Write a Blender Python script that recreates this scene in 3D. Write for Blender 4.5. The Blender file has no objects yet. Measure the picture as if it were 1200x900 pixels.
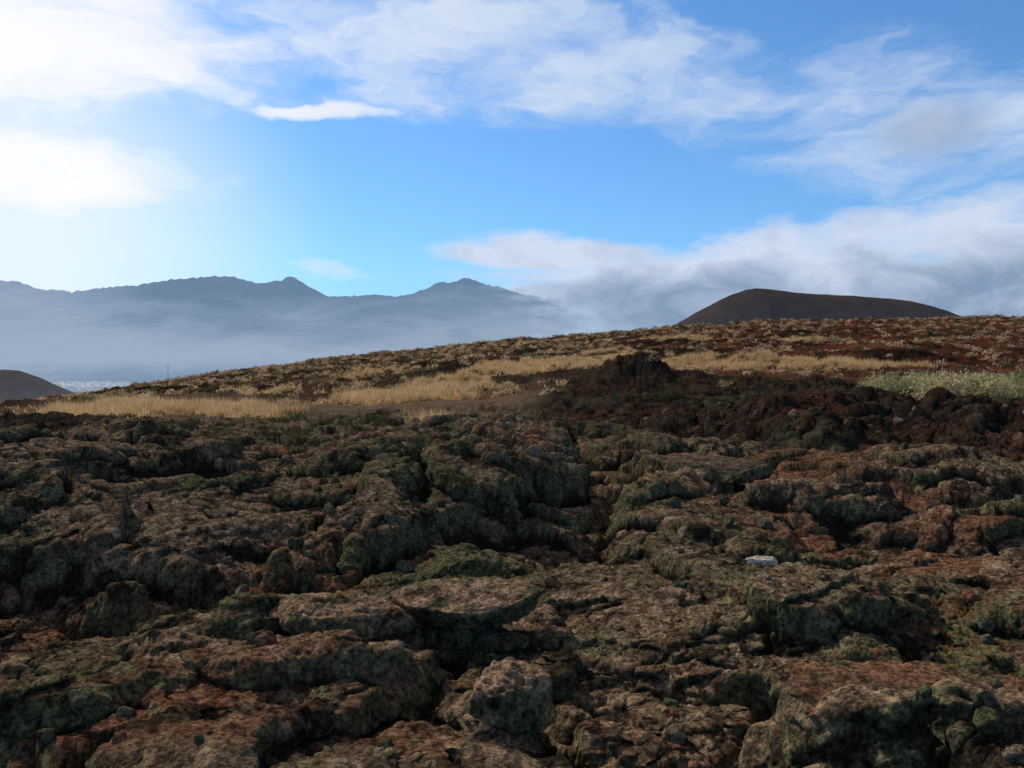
import bpy, math, numpy as np, time
from mathutils import Vector
T0=time.time()
rng=np.random.default_rng(7)
scene=bpy.context.scene
scene.view_settings.view_transform='Standard'
scene.view_settings.look='None'
scene.view_settings.exposure=0

# ------------------------------------------------------------------ noise
_r=np.random.default_rng(3)
PERM=np.concatenate([_r.permutation(256)]*3).astype(np.int32)
G3=_r.normal(size=(256,3)).astype(np.float32); G3/=np.linalg.norm(G3,axis=1)[:,None]
G3*=1.5
def perlin(x,y,z=None,seed=0):
    x=np.asarray(x,np.float32)+seed*17.31; y=np.asarray(y,np.float32)-seed*9.77
    if z is None: z=np.full_like(x,seed*3.17+.37)
    xi=np.floor(x);yi=np.floor(y);zi=np.floor(z)
    fx=x-xi;fy=y-yi;fz=z-zi
    xi=xi.astype(np.int32)&255;yi=yi.astype(np.int32)&255;zi=zi.astype(np.int32)&255
    u=fx*fx*fx*(fx*(fx*6-15)+10);v=fy*fy*fy*(fy*(fy*6-15)+10);w=fz*fz*fz*(fz*(fz*6-15)+10)
    def g(a,b,c):
        h=PERM[PERM[PERM[(xi+a)&255]+((yi+b)&255)]+((zi+c)&255)]
        return G3[h,0]*(fx-a)+G3[h,1]*(fy-b)+G3[h,2]*(fz-c)
    def L(a,b,t): return a+t*(b-a)
    return L(L(L(g(0,0,0),g(1,0,0),u),L(g(0,1,0),g(1,1,0),u),v),L(L(g(0,0,1),g(1,0,1),u),L(g(0,1,1),g(1,1,1),u),v),w)
def fbm(x,y,z=None,s=1.0,oct=4,seed=0,gain=.5):
    out=0;a=1.0;f=s
    for i in range(oct):
        out=out+a*perlin(x*f,y*f,None if z is None else z*f,seed+i*5+1); a*=gain; f*=2.03
    return out
def ridged(x,y,z=None,s=1.0,oct=4,seed=0):
    out=0;a=1.0;f=s
    for i in range(oct):
        out=out+a*(1-2*np.abs(perlin(x*f,y*f,None if z is None else z*f,seed+i*5+1))); a*=.5; f*=2.07
    return out*.5
def voronoi(x,y,s,seed=0):
    x=x*s+seed*13.7;y=y*s+seed*5.1
    xi=np.floor(x);yi=np.floor(y)
    F1=np.full(x.shape,9.,np.float32);F2=F1.copy();idr=np.zeros_like(F1);dx1=np.zeros_like(F1);dy1=np.zeros_like(F1)
    for a in (-1,0,1):
        for b in (-1,0,1):
            cx=(xi+a).astype(np.int32)&255;cy=(yi+b).astype(np.int32)&255
            h=PERM[PERM[cx]+cy]; h2=PERM[h+41]; h3=PERM[h2+17]
            px=xi+a+.08+.84*h/255.; py=yi+b+.08+.84*h2/255.
            ex=x-px;ey=y-py
            d=np.sqrt(ex*ex+ey*ey)
            m=d<F1
            F2=np.where(m,F1,np.minimum(F2,d)); F1=np.where(m,d,F1); idr=np.where(m,h3/255.,idr)
            dx1=np.where(m,ex,dx1);dy1=np.where(m,ey,dy1)
    return F1,F2,idr,dx1,dy1
def sst(a,b,x):
    t=np.clip((x-a)/(b-a),0,1); return t*t*(3-2*t)

# ------------------------------------------------------------------ base relief (metres, eye level = 0)
TT=np.array([-.577,-.53,-.48,-.385,-.289,-.1925,-.096,0,.096,.1925,.289,.385,.577])
TD=np.array([1,8,15,25,40,60,100,160,230,300,380,600,1200,2500,5000,6500,40000.])
def row(vals7,d):   # slope above eye level (per mille) -> height
    return np.interp(TT,[-.577,-.385,-.1925,0,.1925,.385,.577],vals7)*d/1039.
Z=np.zeros((len(TD),len(TT)))
Z[0]=-1.75; Z[1]=-1.8; Z[2]=-1.72
Z[3]=row([-68,-70,-70,-66,-64,-68,-68],25)
Z[4]=row([-44,-46,-42,-40,-42,-42,-42],40)
Z[5]=row([-34,-29,-24,-12,-14,-17,-20],60)
Z[6]=row([-29,-15,-3,9,14,14,11],100)
Z[7]=row([-28,-5,14,31,41,47,46],160)
Z[8]=row([-27,2,26,45,59,65,66],230)
r300=np.interp(TT,[-.577,-.53,-.48,-.385,-.289,-.1925,-.096,0,.096,.1925,.289,.385,.577],[-26,-25,-15,4,17,31,42,51,59,68,74,76,79])
Z[9]=r300*300/1039.
Z[10]=Z[9]-3; Z[11]=Z[9]*.3-14; Z[12]=-40; Z[13]=-45; Z[14]=-20; Z[15]=-2; Z[16]=-5
NL,NT=260,160
lf=np.linspace(0,math.log(40000),NL); tf=np.linspace(-.8,.8,NT)
tab=np.array([np.interp(tf,TT,Z[i]) for i in range(len(TD))])
fine=np.array([np.interp(lf,np.log(TD),tab[:,j]) for j in range(NT)]).T
k=np.exp(-np.linspace(-2,2,9)**2);k/=k.sum()
for ax in (0,1):
    pad=np.pad(fine,[(4,4),(0,0)] if ax==0 else [(0,0),(4,4)],mode='edge')
    fine=np.apply_along_axis(lambda q:np.convolve(q,k,'valid'),ax,pad)
def base(x,y):
    d=np.maximum(y,1.01); t=np.clip(x/(d+.4),-.79,.79)
    a=np.clip(np.log(d)/lf[-1]*(NL-1),0,NL-1.001); b=(t+.8)/1.6*(NT-1)
    i=a.astype(int);j=np.clip(b.astype(int),0,NT-2);fa=a-i;fb=b-j
    return ((fine[i,j]*(1-fb)+fine[i,j+1]*fb)*(1-fa)+(fine[i+1,j]*(1-fb)+fine[i+1,j+1]*fb)*fa)

# ------------------------------------------------------------------ terrain grid
d1=np.linspace(1.2,4,40,endpoint=False)
p=.85
d2=np.linspace(4**-p,40**-p,840,endpoint=False)**(-1/p)
d3=np.exp(np.linspace(math.log(40),math.log(400),280,endpoint=False))
d4=np.exp(np.linspace(math.log(400),math.log(38000),60))
D=np.concatenate([d1,d2,d3,d4]); NR=len(D); NC=1280
s=np.linspace(-1,1,NC)
X=(s[None,:]*(0.65*D+1.2)[:,None]).astype(np.float32)
Y=np.repeat(D[:,None],NC,1).astype(np.float32)
X=X.ravel();Y=Y.ravel()
def blob(x,y,cx,cy,rx,ry,rot=0,soft=.35):
    c,sn=math.cos(rot),math.sin(rot)
    dx=x-cx;dy=y-cy
    q=np.sqrt(((dx*c+dy*sn)/rx)**2+((-dx*sn+dy*c)/ry)**2)
    return 1-sst(1-soft,1+soft*.4,q)
near=1-sst(38,60,Y)
wx=X+.40*fbm(X,Y,s=.55,oct=3,seed=1)+.08*fbm(X,Y,s=2.6,oct=3,seed=2)
wy=Y+.40*fbm(X,Y,s=.55,oct=3,seed=4)+.08*fbm(X,Y,s=2.6,oct=3,seed=6)
H=base(X,Y)
yf=np.interp(wx,[-14,-6,-4.6,-3.2,-2.3,-1.5,-1.1,0.,.7,1.05,1.4],[7.3,7.7,8.1,7.7,8.5,8.4,9.5,10.1,11.4,17,32])
edge=wy-yf
plat=sst(-.18,.18,edge)*(1-sst(16,26,wy))
F=.46*plat+.30*sst(.1,1.7,edge)*plat
F-=.28*np.exp(-((edge+.30)/.32)**2)*(wx<-.9)
F+=.14*blob(wx,wy,-5.2,11,2.4,2.2)+.12*blob(wx,wy,-1.9,12.5,1.3,2.2,.3)+.10*blob(wx,wy,-.3,13.5,1.0,2.0)
F+=.46*blob(wx,wy,3.0,14.2,1.3,1.6,.2,.3)+.42*blob(wx,wy,2.0,20.5,1.7,2.6,.1,.3)+.34*blob(wx,wy,3.9,11.2,1.0,.8,-.3,.35)
F+=.32*blob(wx,wy,6.8,16.5,2.4,2.6,0,.3)+.32*blob(wx,wy,5.9,10.2,1.4,1.1,0,.35)+.40*blob(wx,wy,9.5,24,4,4,0,.3)+.24*blob(wx,wy,1.9,11.0,.55,.5)
F+=.28*blob(wx,wy,1.15,7.7,1.5,1.5,.2,.7)+.24*blob(wx,wy,3.4,6.8,1.2,1.3,0,.7)
F+=.18*blob(wx,wy,-2.2,6.2,.6,.6)+.18*blob(wx,wy,.0,4.6,.36,.5)+.20*blob(wx,wy,.75,4.95,.5,.55,0,.35)+.24*blob(wx,wy,2.0,4.4,.9,.5,0,.3)+.16*blob(wx,wy,-1.3,4.9,.6,.4,0,.3)
F+=.16*blob(wx,wy,-2.4,4.7,.6,.35,0,.3)+.14*blob(wx,wy,1.9,5.9,.8,.6,0,.4)
F-=.34*blob(wx,wy,-.50,5.70,.90,.30,.15,.6)+.30*blob(wx,wy,.38,4.55,.14,.5,0,.8)
def gully(pts,w,dep):
    best=np.full(X.shape,9.,np.float32)
    for (ax,ay),(bx,by) in zip(pts[:-1],pts[1:]):
        vx,vy=bx-ax,by-ay;l=vx*vx+vy*vy
        t=np.clip(((wx-ax)*vx+(wy-ay)*vy)/l,0,1)
        best=np.minimum(best,np.hypot(wx-ax-t*vx,wy-ay-t*vy))
    return -dep*np.exp(-(best/w)**2)
F+=gully([(.1,8.7),(.7,9.8),(1.5,11.2),(.9,12.6)],.30,.38)
F+=gully([(1.4,12.6),(2.6,12.3),(4.0,12.8),(6.0,12.2)],.24,.5)
F+=gully([(3.8,17.),(6.,18.5),(9,17)],.3,.45)+gully([(4.5,14.4),(6.5,13.6),(8.5,14.2)],.25,.4)
F+=gully([(-4.4,10),(-3.9,12)],.2,.2)+gully([(-.9,10.3),(-1.3,12.5)],.14,.2)
F+=gully([(1.6,4.9),(2.3,5.15),(3.1,5.0)],.12,.30)+gully([(2.2,8.9),(3.5,9.3),(5.2,8.6)],.16,.28)+gully([(-3.2,5.6),(-2.2,5.4),(-1.7,5.7)],.10,.26)
F+=gully([(-3.4,7.1),(-2.4,6.9),(-1.6,7.2)],.14,.22)+gully([(3.0,7.9),(4.3,7.2)],.13,.24)
T=X/(Y+.4)
aa=sst(-.03,.08,T+.05*fbm(X,Y,s=.1,oct=2,seed=9))*sst(17,26,Y+6*fbm(X,Y,s=.15,oct=2,seed=12))*(1-sst(66,100,Y+30*np.clip(T-.3,-1,1)+22*fbm(X,Y,s=.05,oct=3,seed=11)))
aaL=(1-sst(-.52,-.40,T+.04*fbm(X,Y,s=.12,oct=2,seed=19)))*sst(14,20,Y)*(1-sst(36,44,Y))*.8
aa=np.clip(aa+aaL,0,1)
aah=ridged(X,Y,s=.30,oct=5,seed=21)
F+=aa*(.72*aah+.35*ridged(X,Y,s=.9,oct=4,seed=23)+.5*fbm(X,Y,s=.13,oct=2,seed=24)-.25)
kn=blob(wx,wy,9.0,66,3.4,3.0,0,.9)
F+=kn*(.5+1.3*ridged(X,Y,s=.5,oct=5,seed=77))
def terr(h,step,a=.78):
    q=h/step;fl=np.floor(q);return step*(fl+sst(a,1.,q-fl))
t1=fbm(wx,wy,s=.34,oct=4,seed=83,gain=.38)*.46
t2=fbm(wx,wy,s=1.1,oct=4,seed=85,gain=.45)*.10
F+=near*(1-.7*aa)*(.85*terr(t1,.19,.80)+.15*t1+.6*terr(t2,.05)+.4*t2)
zmask=near*(1-.6*aa)
flat=sst(.22,.6,fbm(X,Y,s=.45,oct=3,seed=61))
f1,f2,idr,ex,ey=voronoi(wx,wy*.8,.40,5)
fis=(1-sst(.02,.13,f2-f1))*sst(-.15,.15,fbm(X,Y,s=.5,oct=2,seed=63))
F-=zmask*.34*fis; F+=zmask*((idr-.5)*.24+(np.modf(idr*5.1)[0]-.5)*.16*ex+(np.modf(idr*7.7)[0]-.35)*.16*ey)*sst(0,.09,f2-f1)
for sc,hr,cr,sd,ew in ((1.0,.04,.08,1,.11),(2.1,.026,.045,2,.14),(4.8,.010,.016,3,.22)):
    f1,f2,idr,ex,ey=voronoi(wx,wy*.85,sc,sd)
    e=f2-f1
    body=sst(0,ew,e)
    m=zmask*(.12+.88*flat if sc<1.5 else flat)
    tilt=(idr-.5)*1.6*ex+(np.modf(idr*7.3)[0]-.5)*1.6*ey
    F+=m*(((idr-.5)*2*hr+tilt*hr)*sst(0,.10,e)-cr*(1-body)**1.5)
F+=near*(.12*fbm(X,Y,s=.6,oct=2,seed=31))
far_=sst(45,80,Y)*(1-sst(600,1200,Y))
crop=sst(.12,.42,fbm(X,Y,s=.055,oct=3,seed=38)+.15*sst(0,.15,T)-.1)*(1-sst(170,260,Y))
F+=far_*(.42*fbm(X,Y,s=.22,oct=4,seed=35)+.8*fbm(X,Y,s=.05,oct=3,seed=37)+.35*ridged(X,Y,s=.4,oct=3,seed=39)*sst(.0,.2,T)+crop*(1.0*ridged(X,Y,s=.35,oct=5,seed=40)-.1))
H=H+F
def gridnormals(x,y,z):
    x=x.reshape(NR,NC);y=y.reshape(NR,NC);z=z.reshape(NR,NC)
    def g(a):return np.gradient(a,axis=0),np.gradient(a,axis=1)
    xr,xc=g(x);yr,yc=g(y);zr,zc=g(z)
    nx=yc*zr-zc*yr; ny=zc*xr-xc*zr; nz=xc*yr-yc*xr
    l=np.sqrt(nx*nx+ny*ny+nz*nz)+1e-12
    return (nx/l).ravel(),(ny/l).ravel(),(nz/l).ravel()
H=H.astype(np.float32)
nx,ny,nz=gridnormals(X,Y,H)
n2=1-sst(30,50,Y); n3=1-sst(14,26,Y)
rough=.25+.75*sst(-.25,.35,fbm(X,Y,s=.7,oct=2,seed=65))
steep=1-np.clip(nz,0,1); st=sst(.12,.5,steep)
disp=near*(.020+.08*st)*ridged(X,Y,H*1.6,s=1.4,oct=3,seed=41)+n2*(rough+.7*st)*.027*ridged(X,Y,H*1.5,s=4.4,oct=4,seed=43)
disp+=n3*(.4+.6*rough)*.018*fbm(X,Y,H,s=15,oct=3,seed=47,gain=.7)
disp+=aa*.24*ridged(X,Y,H,s=1.1,oct=4,seed=49)
PX=X+nx*disp;PY=Y+ny*disp;PZ=H+nz*disp
nx,ny,nz=gridnormals(PX,PY,PZ)
print('geo',time.time()-T0)
zz=PZ.reshape(NR,NC)
def box(a,r):
    for ax in (0,1):
        c=np.cumsum(np.pad(a,[(r+1,r),(0,0)] if ax==0 else [(0,0),(r+1,r)],mode='edge'),axis=ax,dtype=np.float64)
        a=(c[2*r+1:]-c[:-2*r-1])/(2*r+1) if ax==0 else (c[:,2*r+1:]-c[:,:-2*r-1])/(2*r+1)
    return a
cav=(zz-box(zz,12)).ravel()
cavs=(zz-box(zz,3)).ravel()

# ------------------------------------------------------------------ albedo
def mix(a,b,f): return a*(1-f[:,None])+np.asarray(b)[None,:]*f[:,None]
N=X.size
lowf=fbm(X,Y,s=.28,oct=3,seed=51)
mid=fbm(X,Y,PZ,s=1.7,oct=4,seed=53,gain=.65)
fin=fbm(X,Y,PZ,s=9,oct=3,seed=55,gain=.7)*(1-sst(25,60,Y))
C=np.tile(np.array([.140,.098,.064]),(N,1))
C=mix(C,[.290,.200,.132],sst(-.1,.7,fin+.3*mid+.15)*.75)
redm=sst(.15,.95,lowf+.6*mid+.34*sst(1,5,X)+.10*(Y<6))
C=mix(C,[.175,.073,.042],redm*.75)
soil=np.exp(-((edge+.5)/.5)**2)*(wx<-.9)*(Y<14)
C=mix(C,[.19,.070,.036],np.clip(soil,0,1)*.8)
lich=sst(-.05,.45,.85*fbm(X,Y,PZ,s=.6,oct=5,seed=57,gain=.62)+.45*fin+1.0*(1-nz)-.22-.05*np.clip(X-1,0,4)*(Y>9))*near
C=mix(C,[.105,.108,.052],lich*.82)
C=mix(C,[.020,.017,.013],sst(.22,.75,fbm(X,Y,PZ,s=1.9,oct=5,seed=59,gain=.80))*.85*near)
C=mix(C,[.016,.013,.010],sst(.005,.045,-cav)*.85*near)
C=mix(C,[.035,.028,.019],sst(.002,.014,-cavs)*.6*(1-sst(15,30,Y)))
C=mix(C,[.015,.0125,.011],np.clip(aa*1.2,0,1)*(.80+.2*sst(-.2,.4,mid)))
C=mix(C,[.085,.036,.022],aa*sst(.1,.7,lowf+mid*.6)*.45)
C=mix(C,[.07,.075,.038],aa*sst(.2,.8,fbm(X,Y,s=.4,oct=4,seed=58,gain=.7))*.5)
hill=sst(55,85,Y)
hc=np.tile(np.array([.060,.036,.022]),(N,1))
hr_=sst(.05,.2,T+.12*fbm(X,Y,s=.03,oct=3,seed=67))
hc=mix(hc,[.095,.028,.016],hr_*.85)
hc=mix(hc,[.012,.010,.009],sst(.05,.5,fbm(X,Y,s=.16,oct=5,seed=68,gain=.7))*.8)
hc=mix(hc,[.16,.10,.055],sst(.15,.7,fbm(X,Y,s=.12,oct=4,seed=69,gain=.65))*.8*(1-.5*hr_))
hc=mix(hc,[.012,.010,.009],crop*.8)
C=C*(1-(hill*(1-aa))[:,None])+hc*(hill*(1-aa))[:,None]
patches=[(-.45,50,.085,.16,1.0),(-.335,52,.075,.12,1.),(-.30,44,.06,.06,.8),(-.125,66,.088,.15,1.3),(-.06,78,.055,.09,1.2),(.02,102,.06,.13,1.3),(.075,112,.03,.07,1.2),(.11,128,.025,.08,1.1),(.195,108,.04,.08,1.2),(.255,104,.04,.07,1.2),(.33,103,.035,.06,1.1),(.39,99,.04,.06,1.1),(.45,97,.035,.04,.9),(.106,150,.03,.05,1.),(-.09,35,.035,.08,.5),(-.28,88,.05,.035,.6),(.18,185,.06,.04,.6),(.3,170,.06,.03,.5),(-.15,120,.06,.03,.6)]
GP=np.zeros(N,np.float32)
edgew=.45*fbm(X,Y,s=.16,oct=4,seed=71,gain=.7)
for (t,d,a,b,w) in patches:
    q=np.sqrt(((T-t)/a)**2+((np.log(Y)-math.log(d))/b)**2)
    GP=np.maximum(GP,w*(1-sst(.75,1.05,q+edgew)))
GP=np.clip(GP,0,1)
C=mix(C,[.42,.29,.14],GP*.85)
haze=1-np.exp(-np.maximum(Y-250,0)/2600.)  # share of painted haze per vertex, grows with distance
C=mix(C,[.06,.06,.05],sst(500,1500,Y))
C=C*(1+.5*np.clip(fin,-1,1)*near)[:,None]
C=np.clip(C,.006,.6)
print('col',time.time()-T0)

def make_mesh(name,co,faces,mat,nv=4,attrs=None,smooth=True,col=None):
    me=bpy.data.meshes.new(name)
    me.vertices.add(len(co)); me.vertices.foreach_set('co',np.ascontiguousarray(co,np.float32).ravel())
    nf=len(faces)
    me.loops.add(nf*nv); me.loops.foreach_set('vertex_index',np.ascontiguousarray(faces,np.int32).ravel())
    me.polygons.add(nf); me.polygons.foreach_set('loop_start',np.arange(0,nf*nv,nv,dtype=np.int32))
    me.polygons.foreach_set('use_smooth',np.full(nf,smooth))
    me.update(calc_edges=True)
    if col is not None:
        at=me.attributes.new('col','FLOAT_COLOR','POINT'); at.data.foreach_set('color',np.ascontiguousarray(col,np.float32).ravel())
    me.materials.append(mat)
    ob=bpy.data.objects.new(name,me); scene.collection.objects.link(ob)
    return ob

# ------------------------------------------------------------------ materials
def newmat(name):
    m=bpy.data.materials.new(name); m.use_nodes=True; nt=m.node_tree; nt.nodes.clear()
    return m,nt,nt.nodes,nt.links
def math_(nt,op,a,b=None,c=None,clamp=False):
    n=nt.nodes.new('ShaderNodeMath'); n.operation=op; n.use_clamp=clamp
    for i,q in enumerate((a,b,c)):
        if q is None: continue
        if isinstance(q,(int,float)): n.inputs[i].default_value=q
        else: nt.links.new(q,n.inputs[i])
    return n.outputs[0]
def noise_(nt,vec,scale,detail=6,rough=.6,dist=0):
    n=nt.nodes.new('ShaderNodeTexNoise'); n.inputs['Scale'].default_value=scale; n.inputs['Detail'].default_value=detail
    n.inputs['Roughness'].default_value=rough; n.inputs['Distortion'].default_value=dist
    if vec is not None: nt.links.new(vec,n.inputs['Vector'])
    return n.outputs['Fac']
def mixc(nt,f,a,b,blend='MIX'):
    n=nt.nodes.new('ShaderNodeMix'); n.data_type='RGBA'; n.blend_type=blend
    for i,q in ((0,f),(6,a),(7,b)):
        if isinstance(q,(int,float)): n.inputs[i].default_value=q
        elif isinstance(q,(tuple,list)): n.inputs[i].default_value=(*q[:3],1)
        else: nt.links.new(q,n.inputs[i])
    return n.outputs[2]
def maprange(nt,v,a,b,c=0,d=1,smooth=True):
    n=nt.nodes.new('ShaderNodeMapRange'); n.interpolation_type='SMOOTHSTEP' if smooth else 'LINEAR'
    nt.links.new(v,n.inputs[0])
    for i,q in zip((1,2,3,4),(a,b,c,d)): n.inputs[i].default_value=q
    return n.outputs[0]
HAZE=(.20,.285,.40)  # emission colour mixed into the far ground as painted haze
def lava_material(name,hz=True):
    m,nt,ns,lk=newmat(name)
    out=ns.new('ShaderNodeOutputMaterial'); bs=ns.new('ShaderNodeBsdfDiffuse'); bs.inputs['Roughness'].default_value=.5
    at=ns.new('ShaderNodeAttribute'); at.attribute_name='col'
    geo=ns.new('ShaderNodeNewGeometry'); P=geo.outputs['Position']
    n1=noise_(nt,P,30,4,.78)
    sp=maprange(nt,n1,.37,.65,.35,1.65)
    vm=ns.new('ShaderNodeVectorMath'); vm.operation='SCALE'; lk.new(at.outputs['Color'],vm.inputs[0]); lk.new(sp,vm.inputs['Scale'])
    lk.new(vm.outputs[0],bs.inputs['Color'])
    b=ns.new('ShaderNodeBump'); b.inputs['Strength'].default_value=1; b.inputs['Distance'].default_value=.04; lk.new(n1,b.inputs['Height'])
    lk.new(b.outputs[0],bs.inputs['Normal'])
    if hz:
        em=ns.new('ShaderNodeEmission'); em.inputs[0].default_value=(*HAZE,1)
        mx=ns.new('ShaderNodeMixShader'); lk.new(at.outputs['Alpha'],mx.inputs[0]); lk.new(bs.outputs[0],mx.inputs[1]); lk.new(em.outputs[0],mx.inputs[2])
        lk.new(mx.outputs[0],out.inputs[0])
    else: lk.new(bs.outputs[0],out.inputs[0])
    m.cycles.emission_sampling='NONE'
    return m
lava=lava_material('lava_rock'); rockm=lava_material('lava_stone',False)
idx=np.arange(NR*NC).reshape(NR,NC)
faces=np.stack([idx[:-1,:-1],idx[:-1,1:],idx[1:,1:],idx[1:,:-1]],-1).reshape(-1,4)
CO=np.stack([PX,PY,PZ],1)
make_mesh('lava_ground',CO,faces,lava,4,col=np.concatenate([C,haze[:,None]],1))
print('mesh',time.time()-T0)

# ------------------------------------------------------------------ slabs and stones
def ico(sub):
    import bmesh
    bm=bmesh.new(); bmesh.ops.create_icosphere(bm,subdivisions=sub,radius=1)
    v=np.array([q.co[:] for q in bm.verts],np.float32); f=np.array([[a.index for a in q.verts] for q in bm.faces],np.int32); bm.free(); return v,f
IC={k:ico(k) for k in (2,3,6)}
def ground_z(x,y):
    i=np.argmin((X-x)**2+(Y-y)**2); return float(PZ[i])
def rock(v,rx,ry,rz,seed,flat=.6,rot=0,tx=0,ty=0,amp=.3):
    p=v.copy(); 
    p[:,2]=np.sign(p[:,2])*np.abs(p[:,2])**flat
    r=1+amp*fbm(v[:,0],v[:,1],v[:,2],s=.9,oct=3,seed=seed)
    p*=r[:,None]
    rg=np.random.default_rng(seed)
    for i in range(7):
        a=rg.uniform(0,6.28); nn=np.array([math.cos(a),math.sin(a),rg.uniform(-.25,.25)]); nn/=np.linalg.norm(nn); dd=rg.uniform(.6,.88)
        q=p@nn-dd; p-=np.clip(q,0,None)[:,None]*nn[None,:]*.9
    p=p*np.array([rx,ry,rz])
    return p
def place(p,x,y,z,rot,tx,ty):
    from mathutils import Euler
    M=np.array(Euler((tx,ty,rot)).to_matrix()); return p@M.T+np.array([x,y,z])
slabs=[ # x,y,rx,ry,rz,rot,tiltx,tilty,z,tone
 (-1.15,6.0,.52,.32,.075,.15,.14,.06,-1.56,0),(-.36,6.25,.60,.34,.07,-.1,.16,-.05,-1.53,0),
 (-1.42,5.2,.58,.28,.07,.2,.14,.0,-1.64,0),(.0,4.6,.27,.20,.13,.3,.2,.1,-1.62,0),(2.0,4.45,.76,.36,.07,.05,.16,.0,-1.60,2),
 (3.0,13.6,1.05,.8,.10,.2,.10,.03,-1.28,1),(3.95,11.1,.62,.4,.10,-.2,.14,.05,-1.44,1)]
tones=[([.30,.195,.125],[.12,.12,.065]),([.17,.12,.08],[.095,.10,.055]),([.20,.105,.064],[.10,.098,.055])]
for i,(x,y,rx,ry,rz,rot,tx,ty,z0,tn) in enumerate(slabs):
    v,f=IC[6]
    p=rock(v,rx,ry,rz,100+i,flat=.35,amp=.22)
    p=place(p,x,y,z0,rot,tx,ty).astype(np.float32)
    a,b,c=p[:,0],p[:,1],p[:,2]
    dd=.034*ridged(a,b,c*1.5,s=3.4,oct=4,seed=7+i)+.018*fbm(a,b,c,s=16,oct=3,seed=8,gain=.7)
    p=p+v*dd[:,None]
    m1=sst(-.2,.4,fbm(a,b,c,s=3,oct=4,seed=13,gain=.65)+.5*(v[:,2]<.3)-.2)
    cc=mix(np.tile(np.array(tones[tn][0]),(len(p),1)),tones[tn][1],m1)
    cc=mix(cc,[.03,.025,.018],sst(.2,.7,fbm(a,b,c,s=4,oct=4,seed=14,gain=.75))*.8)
    cc*=(1+.5*fbm(a,b,c,s=11,oct=3,seed=15))[:,None]
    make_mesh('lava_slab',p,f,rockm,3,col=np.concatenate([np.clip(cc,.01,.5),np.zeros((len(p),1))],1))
w=(1/np.maximum(Y,1)**1.0)*(Y>3.5)*(Y<30)*(.6+4*soil)
cell=np.gradient(D)[:,None]*(2*(0.65*D+1.2)/NC)[:,None]*np.ones((1,NC)); cell=cell.ravel()
def pick(weight,n):
    pw=weight*cell; pw=pw/pw.sum(); return rng.choice(N,n,p=pw)
sel=pick(w*(np.abs(T)<.65),1200)
V=[];Fc=[];CC=[];off=0
variants=[rock(IC[3][0],1,1,.7,200+i,flat=.8,amp=.45) for i in range(10)]
for q in sel:
    sz=.015+.05*rng.random()**3*(1+PY[q]/10)
    p=place(variants[rng.integers(10)]*sz*np.array([1,rng.uniform(.6,1),1]),PX[q],PY[q],PZ[q]+sz*.2,rng.uniform(0,6.28),rng.uniform(-.5,.5),rng.uniform(-.5,.5))
    base_c=np.array([[.21,.16,.11],[.11,.10,.065],[.17,.085,.05],[.09,.09,.05]][rng.integers(4)])*rng.uniform(.7,1.2)
    V.append(p);Fc.append(IC[3][1]+off);off+=len(p);CC.append(np.tile(np.append(base_c,0),(len(p),1)))
make_mesh('loose_stones',np.concatenate(V),np.concatenate(Fc),rockm,3,col=np.concatenate(CC))
x,y=2.15,7.6
p=rock(IC[6][0],.15,.085,.035,321,flat=.8); p=place(p,x,y,ground_z(x,y)+.05,.1,.15,0)
make_mesh('pale_stone',p,IC[6][1],rockm,3,col=np.tile(np.array([.66,.58,.46,0]),(len(p),1)))
print('rocks',time.time()-T0)

# ------------------------------------------------------------------ vegetation
def veg_material(name,trans=.2):
    m,nt,ns,lk=newmat(name)
    out=ns.new('ShaderNodeOutputMaterial'); at=ns.new('ShaderNodeAttribute'); at.attribute_name='col'
    d=ns.new('ShaderNodeBsdfDiffuse'); t=ns.new('ShaderNodeBsdfTranslucent'); lk.new(at.outputs['Color'],d.inputs[0]); lk.new(at.outputs['Color'],t.inputs[0])
    mx=ns.new('ShaderNodeMixShader'); mx.inputs[0].default_value=trans; lk.new(d.outputs[0],mx.inputs[1]); lk.new(t.outputs[0],mx.inputs[2]); lk.new(mx.outputs[0],out.inputs[0])
    return m
vegm=veg_material('dry_vegetation',.35)
def blades(cx,cy,cz,h,w,lean,colr):
    n=len(cx); a=rng.uniform(0,6.28,n); ln=lean*rng.normal(size=(n,2))
    wx_,wy_=np.cos(a)*w*.5,np.sin(a)*w*.5
    co=np.empty((n,3,3),np.float32)
    co[:,0]=np.stack([cx-wx_,cy-wy_,cz-.04],1); co[:,1]=np.stack([cx+wx_,cy+wy_,cz-.04],1)
    co[:,2]=np.stack([cx+ln[:,0]*h,cy+ln[:,1]*h,cz+h],1)
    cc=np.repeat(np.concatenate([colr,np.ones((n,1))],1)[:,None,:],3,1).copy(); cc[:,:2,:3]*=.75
    return co.reshape(-1,3),np.arange(n*3).reshape(-1,3),cc.reshape(-1,4)
ng=9500
clump=sst(-.35,.25,fbm(X,Y,s=.4,oct=3,seed=74))
g=pick((GP>.3)*GP*(.2+clump)*(Y<220)*(Y>28)/np.maximum(Y,40)**.4,ng)
nb=30
cxx=np.repeat(PX[g],nb);cyy=np.repeat(PY[g],nb);czz=np.repeat(PZ[g],nb)
tr=np.repeat(rng.uniform(.22,.5,ng)*(PY[g]/70)**.35,nb)
rr=tr*np.sqrt(rng.random(ng*nb)); aa_=rng.uniform(0,6.28,ng*nb)
hh=np.repeat(rng.uniform(.35,1.0,ng)*(.5+.5*GP[g])*(.6+.6*clump[g]),nb)*(1-.55*(rr/tr)**2)*rng.uniform(.7,1.1,ng*nb)
ct=np.repeat(rng.random(ng),nb)[:,None]
gc=np.array([.85,.60,.31])*(1-ct)+np.array([.62,.44,.24])*ct
gc=gc*np.repeat(rng.uniform(.7,1.05,ng),nb)[:,None]*rng.uniform(.75,1.1,(ng*nb,1))
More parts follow.
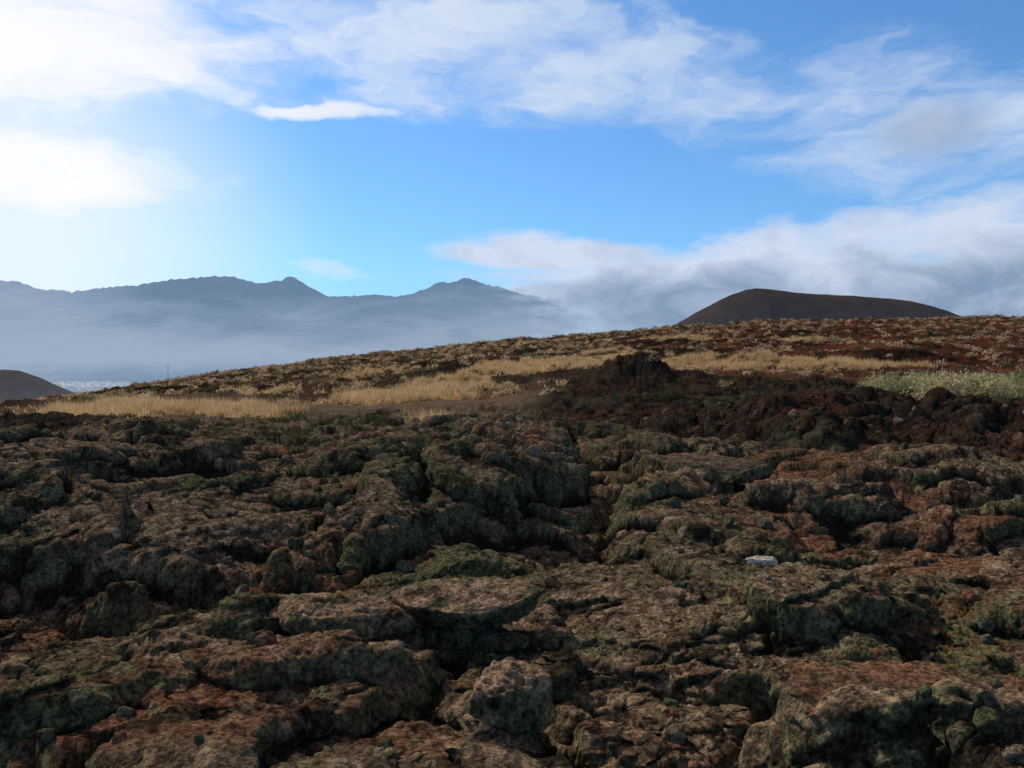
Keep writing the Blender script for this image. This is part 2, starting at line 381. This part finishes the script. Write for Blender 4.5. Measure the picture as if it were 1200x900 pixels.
v,f,c=blades(cxx+rr*np.cos(aa_),cyy+rr*np.sin(aa_),czz,hh,.055*np.repeat((PY[g]/60)**.6,nb),.35,gc)
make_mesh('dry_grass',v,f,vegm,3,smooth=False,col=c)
def shrubs(name,sel,R,Hh,ntri,leaf,cols,var=.25):
    n=len(sel); m=n*ntri
    rep=lambda a:np.repeat(a,ntri)
    u=rng.uniform(.0,1,m); az=rng.uniform(0,6.28,m); rad=rng.uniform(.6,1.05,m)
    lump=1+.22*np.sin(az*3+rep(rng.uniform(0,6,n)))+.15*np.sin(az*5+rep(rng.uniform(0,6,n)))
    sr=np.sqrt(1-u*u)*rad*lump
    cx=rep(PX[sel])+rep(R)*sr*np.cos(az); cy=rep(PY[sel])+rep(R)*sr*np.sin(az); cz=rep(PZ[sel])+rep(Hh)*u*rad*(1+.15*np.sin(az*4+rep(rng.uniform(0,6,n))))-.03
    L=rep(R)*leaf*rng.uniform(.6,1.4,m)
    e=rng.normal(size=(m,3)); e/=np.linalg.norm(e,axis=1)[:,None]
    g_=rng.normal(size=(m,3)); g_[:,2]+=.8; g_/=np.linalg.norm(g_,axis=1)[:,None]
    c0=np.stack([cx,cy,cz],1)
    co=np.stack([c0-e*L[:,None]*.35,c0+e*L[:,None]*.35,c0+g_*L[:,None]],1).reshape(-1,3)
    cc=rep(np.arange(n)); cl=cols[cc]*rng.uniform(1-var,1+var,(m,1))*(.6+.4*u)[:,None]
    col=np.repeat(np.concatenate([cl,np.ones((m,1))],1),3,0)
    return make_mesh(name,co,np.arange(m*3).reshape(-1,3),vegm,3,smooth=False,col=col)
clus=sst(-.25,.35,fbm(X,Y,s=.08,oct=4,seed=81,gain=.6))
wsh=(Y>58)*(Y<330)*(1-GP)*(1-.85*aa)*(1-.7*crop)*(.12+clus)*(np.abs(T)<.64)/Y**.3
ns_=9500
sel=pick(wsh,ns_)
pal=np.array([[.64,.44,.25],[.48,.33,.19],[.28,.21,.12],[.085,.085,.04],[.035,.036,.022],[.17,.085,.05]])
pr=np.where((T[sel]>.1)[:,None],[.18,.2,.15,.12,.17,.18],[.26,.24,.15,.12,.13,.10]); 
ci=np.array([rng.choice(6,p=q/q.sum()) for q in pr])
R=rng.uniform(.3,.9,ns_)*(PY[sel]/120)**.3
shrubs('hill_shrubs',sel,R,R*rng.uniform(.6,.95,ns_),55,.34,pal[ci])
wb=np.zeros(N)
for (t,d,a,b) in ((.43,56,.045,.10),(.56,54,.07,.10),(.50,46,.05,.05)):
    q=np.sqrt(((T-t)/a)**2+((np.log(Y)-math.log(d))/b)**2); wb=np.maximum(wb,q+edgew<.95)
sel=pick(wb,85); R=rng.uniform(.45,1.2,85)
shrubs('pale_green_bushes',sel,R,R*1.15,800,.13,np.array([[.40,.36,.18],[.44,.38,.20],[.22,.23,.11],[.48,.39,.22]])[rng.integers(4,size=85)],.35)
wd=np.zeros(N)
for (t,d,a,b,wt) in ((-.22,25,.04,.3,1),(-.40,36,.05,.1,1.),(-.28,38,.04,.08,1),(-.17,33,.05,.12,1),(-.53,22,.08,.3,.3),(.1,30,.3,.3,.10),(.35,50,.3,.25,.12)):
    q=np.sqrt(((T-t)/a)**2+((np.log(Y)-math.log(d))/b)**2); wd=np.maximum(wd,(q+edgew<1)*wt)
sel=pick(wd,230); R=rng.uniform(.12,.42,230)*(PY[sel]/30)**.5
shrubs('dark_green_shrubs',sel,R,R*.9,330,.17,np.array([[.05,.058,.028],[.065,.070,.033],[.10,.10,.05],[.03,.033,.02]])[rng.integers(4,size=230)])
print('veg',time.time()-T0)

# ------------------------------------------------------------------ volcanic cones and mountains
def hazy_material(name,c1,c2,hlo,hhi,f0,f1,z0,z1,nscale,cloud=False):  # aerial haze painted into the surface as emission, no real air
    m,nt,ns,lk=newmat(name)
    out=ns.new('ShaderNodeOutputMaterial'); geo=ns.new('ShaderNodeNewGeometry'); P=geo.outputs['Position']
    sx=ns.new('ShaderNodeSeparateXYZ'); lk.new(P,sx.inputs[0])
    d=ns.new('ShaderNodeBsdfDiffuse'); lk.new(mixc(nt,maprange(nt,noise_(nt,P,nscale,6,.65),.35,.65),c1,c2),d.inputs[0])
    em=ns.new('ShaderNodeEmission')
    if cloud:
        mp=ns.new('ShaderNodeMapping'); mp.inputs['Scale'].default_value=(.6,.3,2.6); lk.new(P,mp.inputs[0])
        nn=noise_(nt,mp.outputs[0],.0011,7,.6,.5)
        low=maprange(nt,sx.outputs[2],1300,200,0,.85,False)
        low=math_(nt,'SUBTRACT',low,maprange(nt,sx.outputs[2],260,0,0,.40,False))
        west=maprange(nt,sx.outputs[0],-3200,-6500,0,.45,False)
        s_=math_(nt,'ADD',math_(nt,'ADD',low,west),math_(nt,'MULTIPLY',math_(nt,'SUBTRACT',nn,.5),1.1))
        mist=maprange(nt,s_,.12,.95,0,1)  # painted mist, sets emission share and colour on the slopes
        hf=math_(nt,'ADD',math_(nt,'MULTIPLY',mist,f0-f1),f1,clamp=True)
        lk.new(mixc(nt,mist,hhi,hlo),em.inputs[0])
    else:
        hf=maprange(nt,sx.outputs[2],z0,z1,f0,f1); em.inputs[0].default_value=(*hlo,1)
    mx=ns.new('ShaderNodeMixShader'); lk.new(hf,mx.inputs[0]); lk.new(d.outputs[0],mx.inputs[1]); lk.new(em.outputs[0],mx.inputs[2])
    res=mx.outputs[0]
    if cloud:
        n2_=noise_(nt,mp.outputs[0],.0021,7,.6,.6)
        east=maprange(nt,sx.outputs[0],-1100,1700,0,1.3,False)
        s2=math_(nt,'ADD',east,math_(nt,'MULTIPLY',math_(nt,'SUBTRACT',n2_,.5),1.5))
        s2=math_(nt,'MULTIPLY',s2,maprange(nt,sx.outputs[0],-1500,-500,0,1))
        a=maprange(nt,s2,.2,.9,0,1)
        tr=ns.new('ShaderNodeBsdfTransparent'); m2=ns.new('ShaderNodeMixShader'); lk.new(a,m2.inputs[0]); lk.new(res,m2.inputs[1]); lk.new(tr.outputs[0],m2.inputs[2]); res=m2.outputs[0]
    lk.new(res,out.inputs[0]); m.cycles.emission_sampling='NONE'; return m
def hgrid(name,x0,x1,y0,y1,nx_,ny_,fn,mat):
    xs=np.linspace(x0,x1,nx_);ys=np.linspace(y0,y1,ny_); XX,YY=np.meshgrid(xs,ys)
    ZZ=fn(XX.ravel(),YY.ravel()); idx=np.arange(nx_*ny_).reshape(ny_,nx_)
    f=np.stack([idx[:-1,:-1],idx[:-1,1:],idx[1:,1:],idx[1:,:-1]],-1).reshape(-1,4)
    return make_mesh(name,np.stack([XX.ravel(),YY.ravel(),ZZ],1),f,mat)
DM=10000.
mu=(np.array([-300,-100,0,20,45,70,85,130,165,200,225,250,275,300,316,324,331,338,345,353,362,385,400,440,462,480,500,515,528,545,556,568,580,610,660,750,900,1200])-600)/1039*DM
mz=(450-np.array([350,338,328,329,338,339,341,336,333,327,325,323,324,331,331,327,329,323,325,328,336,347,347,345,347,345,337,330,331,325,327,333,334,344,352,365,380,400]))/1039*DM
def mfn(x,y):
    pr=np.interp(x,mu,mz)+30*ridged(x,x*0,s=.007,oct=4,seed=90)-14
    q=(y-DM)/3200.
    yy=np.abs(q); fall=np.clip(1-yy,0,1)**1.3
    r=ridged(x,y,s=.0011,oct=5,seed=91)
    z=pr*fall+(190*r-150)*sst(.015,.30,yy)*sst(1.,.7,yy)
    z+=40*(ridged(x,y,s=.004,oct=3,seed=93)-.5)*fall*sst(0,.05,yy)
    return z-50*(yy>.98)
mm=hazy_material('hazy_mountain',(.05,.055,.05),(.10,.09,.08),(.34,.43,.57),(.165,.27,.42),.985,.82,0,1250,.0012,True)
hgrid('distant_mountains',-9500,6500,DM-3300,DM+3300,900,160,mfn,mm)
DC=950.
cu=(np.array([760,780,797,815,835,855,872,885,900,930,960,1000,1040,1065,1085,1105,1127,1150,1180])-600)/1039*DC
cz_=(450-np.array([398,388,377,367,356,346,340,338,339,343,345,347,350,353,358,364,373,385,400]))/1039*DC
def cfn(x,y):
    pr=np.interp(x,cu,cz_); b=-5.
    q=np.abs(y-DC)/150.
    z=b+(pr-b)*(1-sst(0,1,q)*1.0)
    g=ridged(x*1.0,(y-DC)*.25,s=.045,oct=4,seed=95)
    return z+1.3*g*sst(.05,.4,q)+.5*fbm(x,y,s=.06,oct=3,seed=96)
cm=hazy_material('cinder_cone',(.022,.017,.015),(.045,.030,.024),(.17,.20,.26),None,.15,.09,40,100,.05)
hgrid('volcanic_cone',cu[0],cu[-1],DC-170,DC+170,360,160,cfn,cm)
DS=1500.
su=(np.array([-140,-80,-40,-10,5,20,40,60,82,110,140])-600)/1039*DS
sz_=(450-np.array([482,462,444,434,433,434,441,451,461,468,480]))/1039*DS
def sfn(x,y):
    pr=np.interp(x,su,sz_); q=np.abs(y-DS)/160.
    return -46+(pr+46)*(1-sst(0,1,q))+2.5*ridged(x,y*.4,s=.03,oct=4,seed=97)*sst(0,.4,q)
sm=hazy_material('cinder_hill',(.04,.030,.024),(.06,.042,.032),(.17,.20,.25),None,.28,.20,-30,25,.03)
hgrid('cinder_hill',su[0],su[-1],DS-170,DS+170,220,120,sfn,sm)
tm,nt,ns,lk=newmat('town_walls'); o=ns.new('ShaderNodeOutputMaterial'); d=ns.new('ShaderNodeBsdfDiffuse'); d.inputs[0].default_value=(.8,.78,.74,1); e=ns.new('ShaderNodeEmission'); e.inputs[0].default_value=(.42,.50,.60,1); mx=ns.new('ShaderNodeMixShader'); mx.inputs[0].default_value=.4  # bluish emission mixed into the walls as painted haze
lk.new(d.outputs[0],mx.inputs[1]);lk.new(e.outputs[0],mx.inputs[2]);lk.new(mx.outputs[0],o.inputs[0]); tm.cycles.emission_sampling='NONE'
V=[];Fc=[];off=0
for i in range(420):
    y=rng.uniform(3600,6400); x=(-.478+rng.normal()*.026)*y; w_,h_,dd=rng.uniform(12,34),rng.uniform(8,24),rng.uniform(8,16)
    z=float(base(np.array([x]),np.array([y]))[0])-1
    b=np.array([[-1,-1,0],[1,-1,0],[1,1,0],[-1,1,0],[-1,-1,1],[1,-1,1],[1,1,1],[-1,1,1],[0,-1,1.2],[0,1,1.2]],float)
    V.append(b*np.array([w_/2,dd/2,h_])+np.array([x,y,z])); Fc.append(np.array([[0,1,5],[0,5,4],[1,2,6],[1,6,5],[2,3,7],[2,7,6],[3,0,4],[3,4,7],[4,5,8],[6,7,9],[5,6,9],[5,9,8],[7,4,8],[7,8,9]])+off); off+=10
make_mesh('distant_town',np.concatenate(V),np.concatenate(Fc),tm,3,smooth=False)
import bmesh
mm_,nt,ns,lk=newmat('mast_metal'); o=ns.new('ShaderNodeOutputMaterial'); b=ns.new('ShaderNodeBsdfPrincipled'); b.inputs['Base Color'].default_value=(.12,.12,.13,1); b.inputs['Metallic'].default_value=.5; lk.new(b.outputs[0],o.inputs[0])
bm=bmesh.new()
def cyl(p0,p1,r0,r1):
    p0=Vector(p0);p1=Vector(p1);dv=p1-p0
    q=bmesh.ops.create_cone(bm,segments=8,radius1=r0,radius2=r1,depth=dv.length,cap_ends=True)
    M=dv.to_track_quat('Z','Y').to_matrix()
    for v_ in q['verts']: v_.co=M@v_.co+(p0+p1)/2
mxx,myy=-.388*300,300.; mzz=ground_z(mxx,myy)-.5
cyl((mxx,myy,mzz),(mxx,myy,mzz+6.5),.09,.05)
for zz_ in (5.7,6.3): cyl((mxx-.3,myy,mzz+zz_),(mxx+.3,myy,mzz+zz_),.04,.04)
me=bpy.data.meshes.new('radio_mast');bm.to_mesh(me);bm.free();me.materials.append(mm_);scene.collection.objects.link(bpy.data.objects.new('radio_mast',me))

# ------------------------------------------------------------------ light
SE,SA=math.radians(42),math.radians(-46)
S=Vector((math.sin(SA)*math.cos(SE),math.cos(SA)*math.cos(SE),math.sin(SE)))
L=bpy.data.lights.new('sun','SUN'); L.energy=4.8; L.angle=math.radians(.6); L.color=(1,.90,.75)
lo=bpy.data.objects.new('sun',L); lo.rotation_euler=S.to_track_quat('Z','Y').to_euler(); scene.collection.objects.link(lo)
w=bpy.data.worlds.new('World'); scene.world=w; w.use_nodes=True; nt=w.node_tree; ns=nt.nodes; lk=nt.links; ns.clear()
w.cycles.sampling_method='MANUAL'; w.cycles.sample_map_resolution=512
out=ns.new('ShaderNodeOutputWorld'); bg=ns.new('ShaderNodeBackground'); bg.inputs[1].default_value=.1; lk.new(bg.outputs[0],out.inputs[0])
sky=ns.new('ShaderNodeTexSky'); sky.sky_type='NISHITA'; sky.sun_disc=False; sky.sun_elevation=SE; sky.sun_rotation=SA; sky.air_density=1.0; sky.dust_density=.4; sky.ozone_density=2.0
skc=mixc(nt,1.0,sky.outputs[0],(.66,1.08,1.45),'MULTIPLY')
tc=ns.new('ShaderNodeTexCoord'); sx=ns.new('ShaderNodeSeparateXYZ'); lk.new(tc.outputs['Generated'],sx.inputs[0])
az=math_(nt,'ARCTAN2',sx.outputs[0],sx.outputs[1]); el=math_(nt,'ARCSINE',sx.outputs[2])
cb=ns.new('ShaderNodeCombineXYZ'); lk.new(az,cb.inputs[0]); lk.new(el,cb.inputs[1]); AE=cb.outputs[0]
mp=ns.new('ShaderNodeMapping'); mp.inputs['Scale'].default_value=(2.6,6.5,1); mp.inputs['Rotation'].default_value=(0,0,math.radians(-6)); lk.new(AE,mp.inputs[0])
wn=ns.new('ShaderNodeTexNoise'); wn.inputs['Scale'].default_value=1.5; wn.inputs['Detail'].default_value=5; wn.inputs['Roughness'].default_value=.6; lk.new(mp.outputs[0],wn.inputs['Vector'])
v1=ns.new('ShaderNodeVectorMath'); v1.operation='SUBTRACT'; lk.new(wn.outputs['Color'],v1.inputs[0]); v1.inputs[1].default_value=(.5,.5,.5)
v2=ns.new('ShaderNodeVectorMath'); v2.operation='MULTIPLY'; lk.new(v1.outputs[0],v2.inputs[0]); v2.inputs[1].default_value=(.30,.10,0)
v3=ns.new('ShaderNodeVectorMath'); v3.operation='ADD'; lk.new(AE,v3.inputs[0]); lk.new(v2.outputs[0],v3.inputs[1]); WP=v3.outputs[0]
def lobes(lst,vec):
    tot=None
    for (u,v,ru,rv,rot,amp) in lst:
        a=math.atan((u-600)/1039); e_=math.atan((450-v)/1039*math.cos(a))
        m=ns.new('ShaderNodeMapping'); m.vector_type='TEXTURE'; m.inputs['Location'].default_value=(a,e_,0); m.inputs['Rotation'].default_value=(0,0,math.radians(rot)); m.inputs['Scale'].default_value=(ru/1039,rv/1039,1)
        lk.new(vec,m.inputs[0]); g_=ns.new('ShaderNodeTexGradient'); g_.gradient_type='SPHERICAL'; lk.new(m.outputs[0],g_.inputs[0])
        q=math_(nt,'MULTIPLY',maprange(nt,g_.outputs['Fac'],0,.8),amp)
        tot=q if tot is None else math_(nt,'MAXIMUM',tot,q)
    return tot
mpn=ns.new('ShaderNodeMapping'); mpn.inputs['Scale'].default_value=(3.4,9.,1); mpn.inputs['Rotation'].default_value=(0,0,math.radians(8)); lk.new(WP,mpn.inputs[0])
cn=noise_(nt,mpn.outputs[0],2.4,9,.58,.3)
cnc=math_(nt,'MULTIPLY',math_(nt,'SUBTRACT',cn,.5),2.6)
mpl=ns.new('ShaderNodeMapping'); mpl.inputs['Scale'].default_value=(6,10.,1); lk.new(AE,mpl.inputs[0])
cl=noise_(nt,mpl.outputs[0],2.1,9,.60,.5)
clc=math_(nt,'MULTIPLY',math_(nt,'SUBTRACT',cl,.5),2.4)
hi=lobes([(20,10,400,130,0,1.15),(560,50,440,110,-4,.82),(860,95,380,90,-8,.66),(1130,150,320,80,0,.66),(370,114,110,18,6,.95),(10,192,300,54,2,1.05),(390,318,90,18,-8,.6)],WP)
hiA=maprange(nt,math_(nt,'MULTIPLY',math_(nt,'ADD',hi,math_(nt,'MULTIPLY',cnc,.8)),maprange(nt,hi,0,.25)),.02,1.2,0,.95)
lowL=lobes([(640,296,210,34,-3,.95),(1010,285,440,62,5,.85),(900,335,500,75,0,1.),(690,362,330,56,3,.9),(1200,330,300,85,0,1.)],WP)
loA=maprange(nt,math_(nt,'MULTIPLY',math_(nt,'ADD',lowL,math_(nt,'ADD',math_(nt,'MULTIPLY',cnc,.35),math_(nt,'MULTIPLY',clc,.45))),maprange(nt,lowL,0,.25)),.10,.85,0,.93)
glow=lobes([(-80,250,430,300,0,1.0)],AE)
glow2=lobes([(-80,150,700,420,0,1.0)],AE)
grey=lobes([(1130,350,260,80,0,1.),(760,365,320,60,4,1.),(1100,150,75,32,0,.9),(600,390,250,40,0,.6)],WP)
grey1=lobes([(1095,152,85,40,0,1.)],AE)
grey=math_(nt,'ADD',math_(nt,'MULTIPLY',grey,.85),math_(nt,'MULTIPLY',clc,.7),clamp=True)
horizon=maprange(nt,el,.16,.0,0,.58)
over=math_(nt,'MULTIPLY',maprange(nt,el,.45,.75),maprange(nt,math_(nt,'ABSOLUTE',cnc),.6,.0,.55,.95))  # unseen overhead cloud, added to neutralise and dim the blue skylight
K=10.
c=mixc(nt,horizon,skc,tuple(q*K for q in (.32,.49,.74)))
c=mixc(nt,math_(nt,'MULTIPLY',glow,.85),c,tuple(q*K for q in (.88,.94,1.0)))
hc_=mixc(nt,glow2,tuple(q*K for q in (.64,.74,.90)),tuple(q*K for q in (1.0,1.0,1.02)))
c=mixc(nt,hiA,c,hc_)
c=mixc(nt,math_(nt,'MULTIPLY',grey1,.7),c,tuple(q*K for q in (.33,.42,.60)))
lc=mixc(nt,grey,tuple(q*K for q in (.66,.73,.88)),tuple(q*K for q in (.23,.31,.46)))
c=mixc(nt,loA,c,lc)
c=mixc(nt,over,c,tuple(q*K for q in (.24,.22,.20)))
lk.new(c,bg.inputs[0])
cam=bpy.data.cameras.new('camera'); cam.sensor_width=36; cam.lens=31.17; cam.clip_start=.05; cam.clip_end=60000
co=bpy.data.objects.new('camera',cam); co.location=(0,0,0); co.rotation_euler=(math.radians(90),0,0); scene.collection.objects.link(co); scene.camera=co
print('done',time.time()-T0)
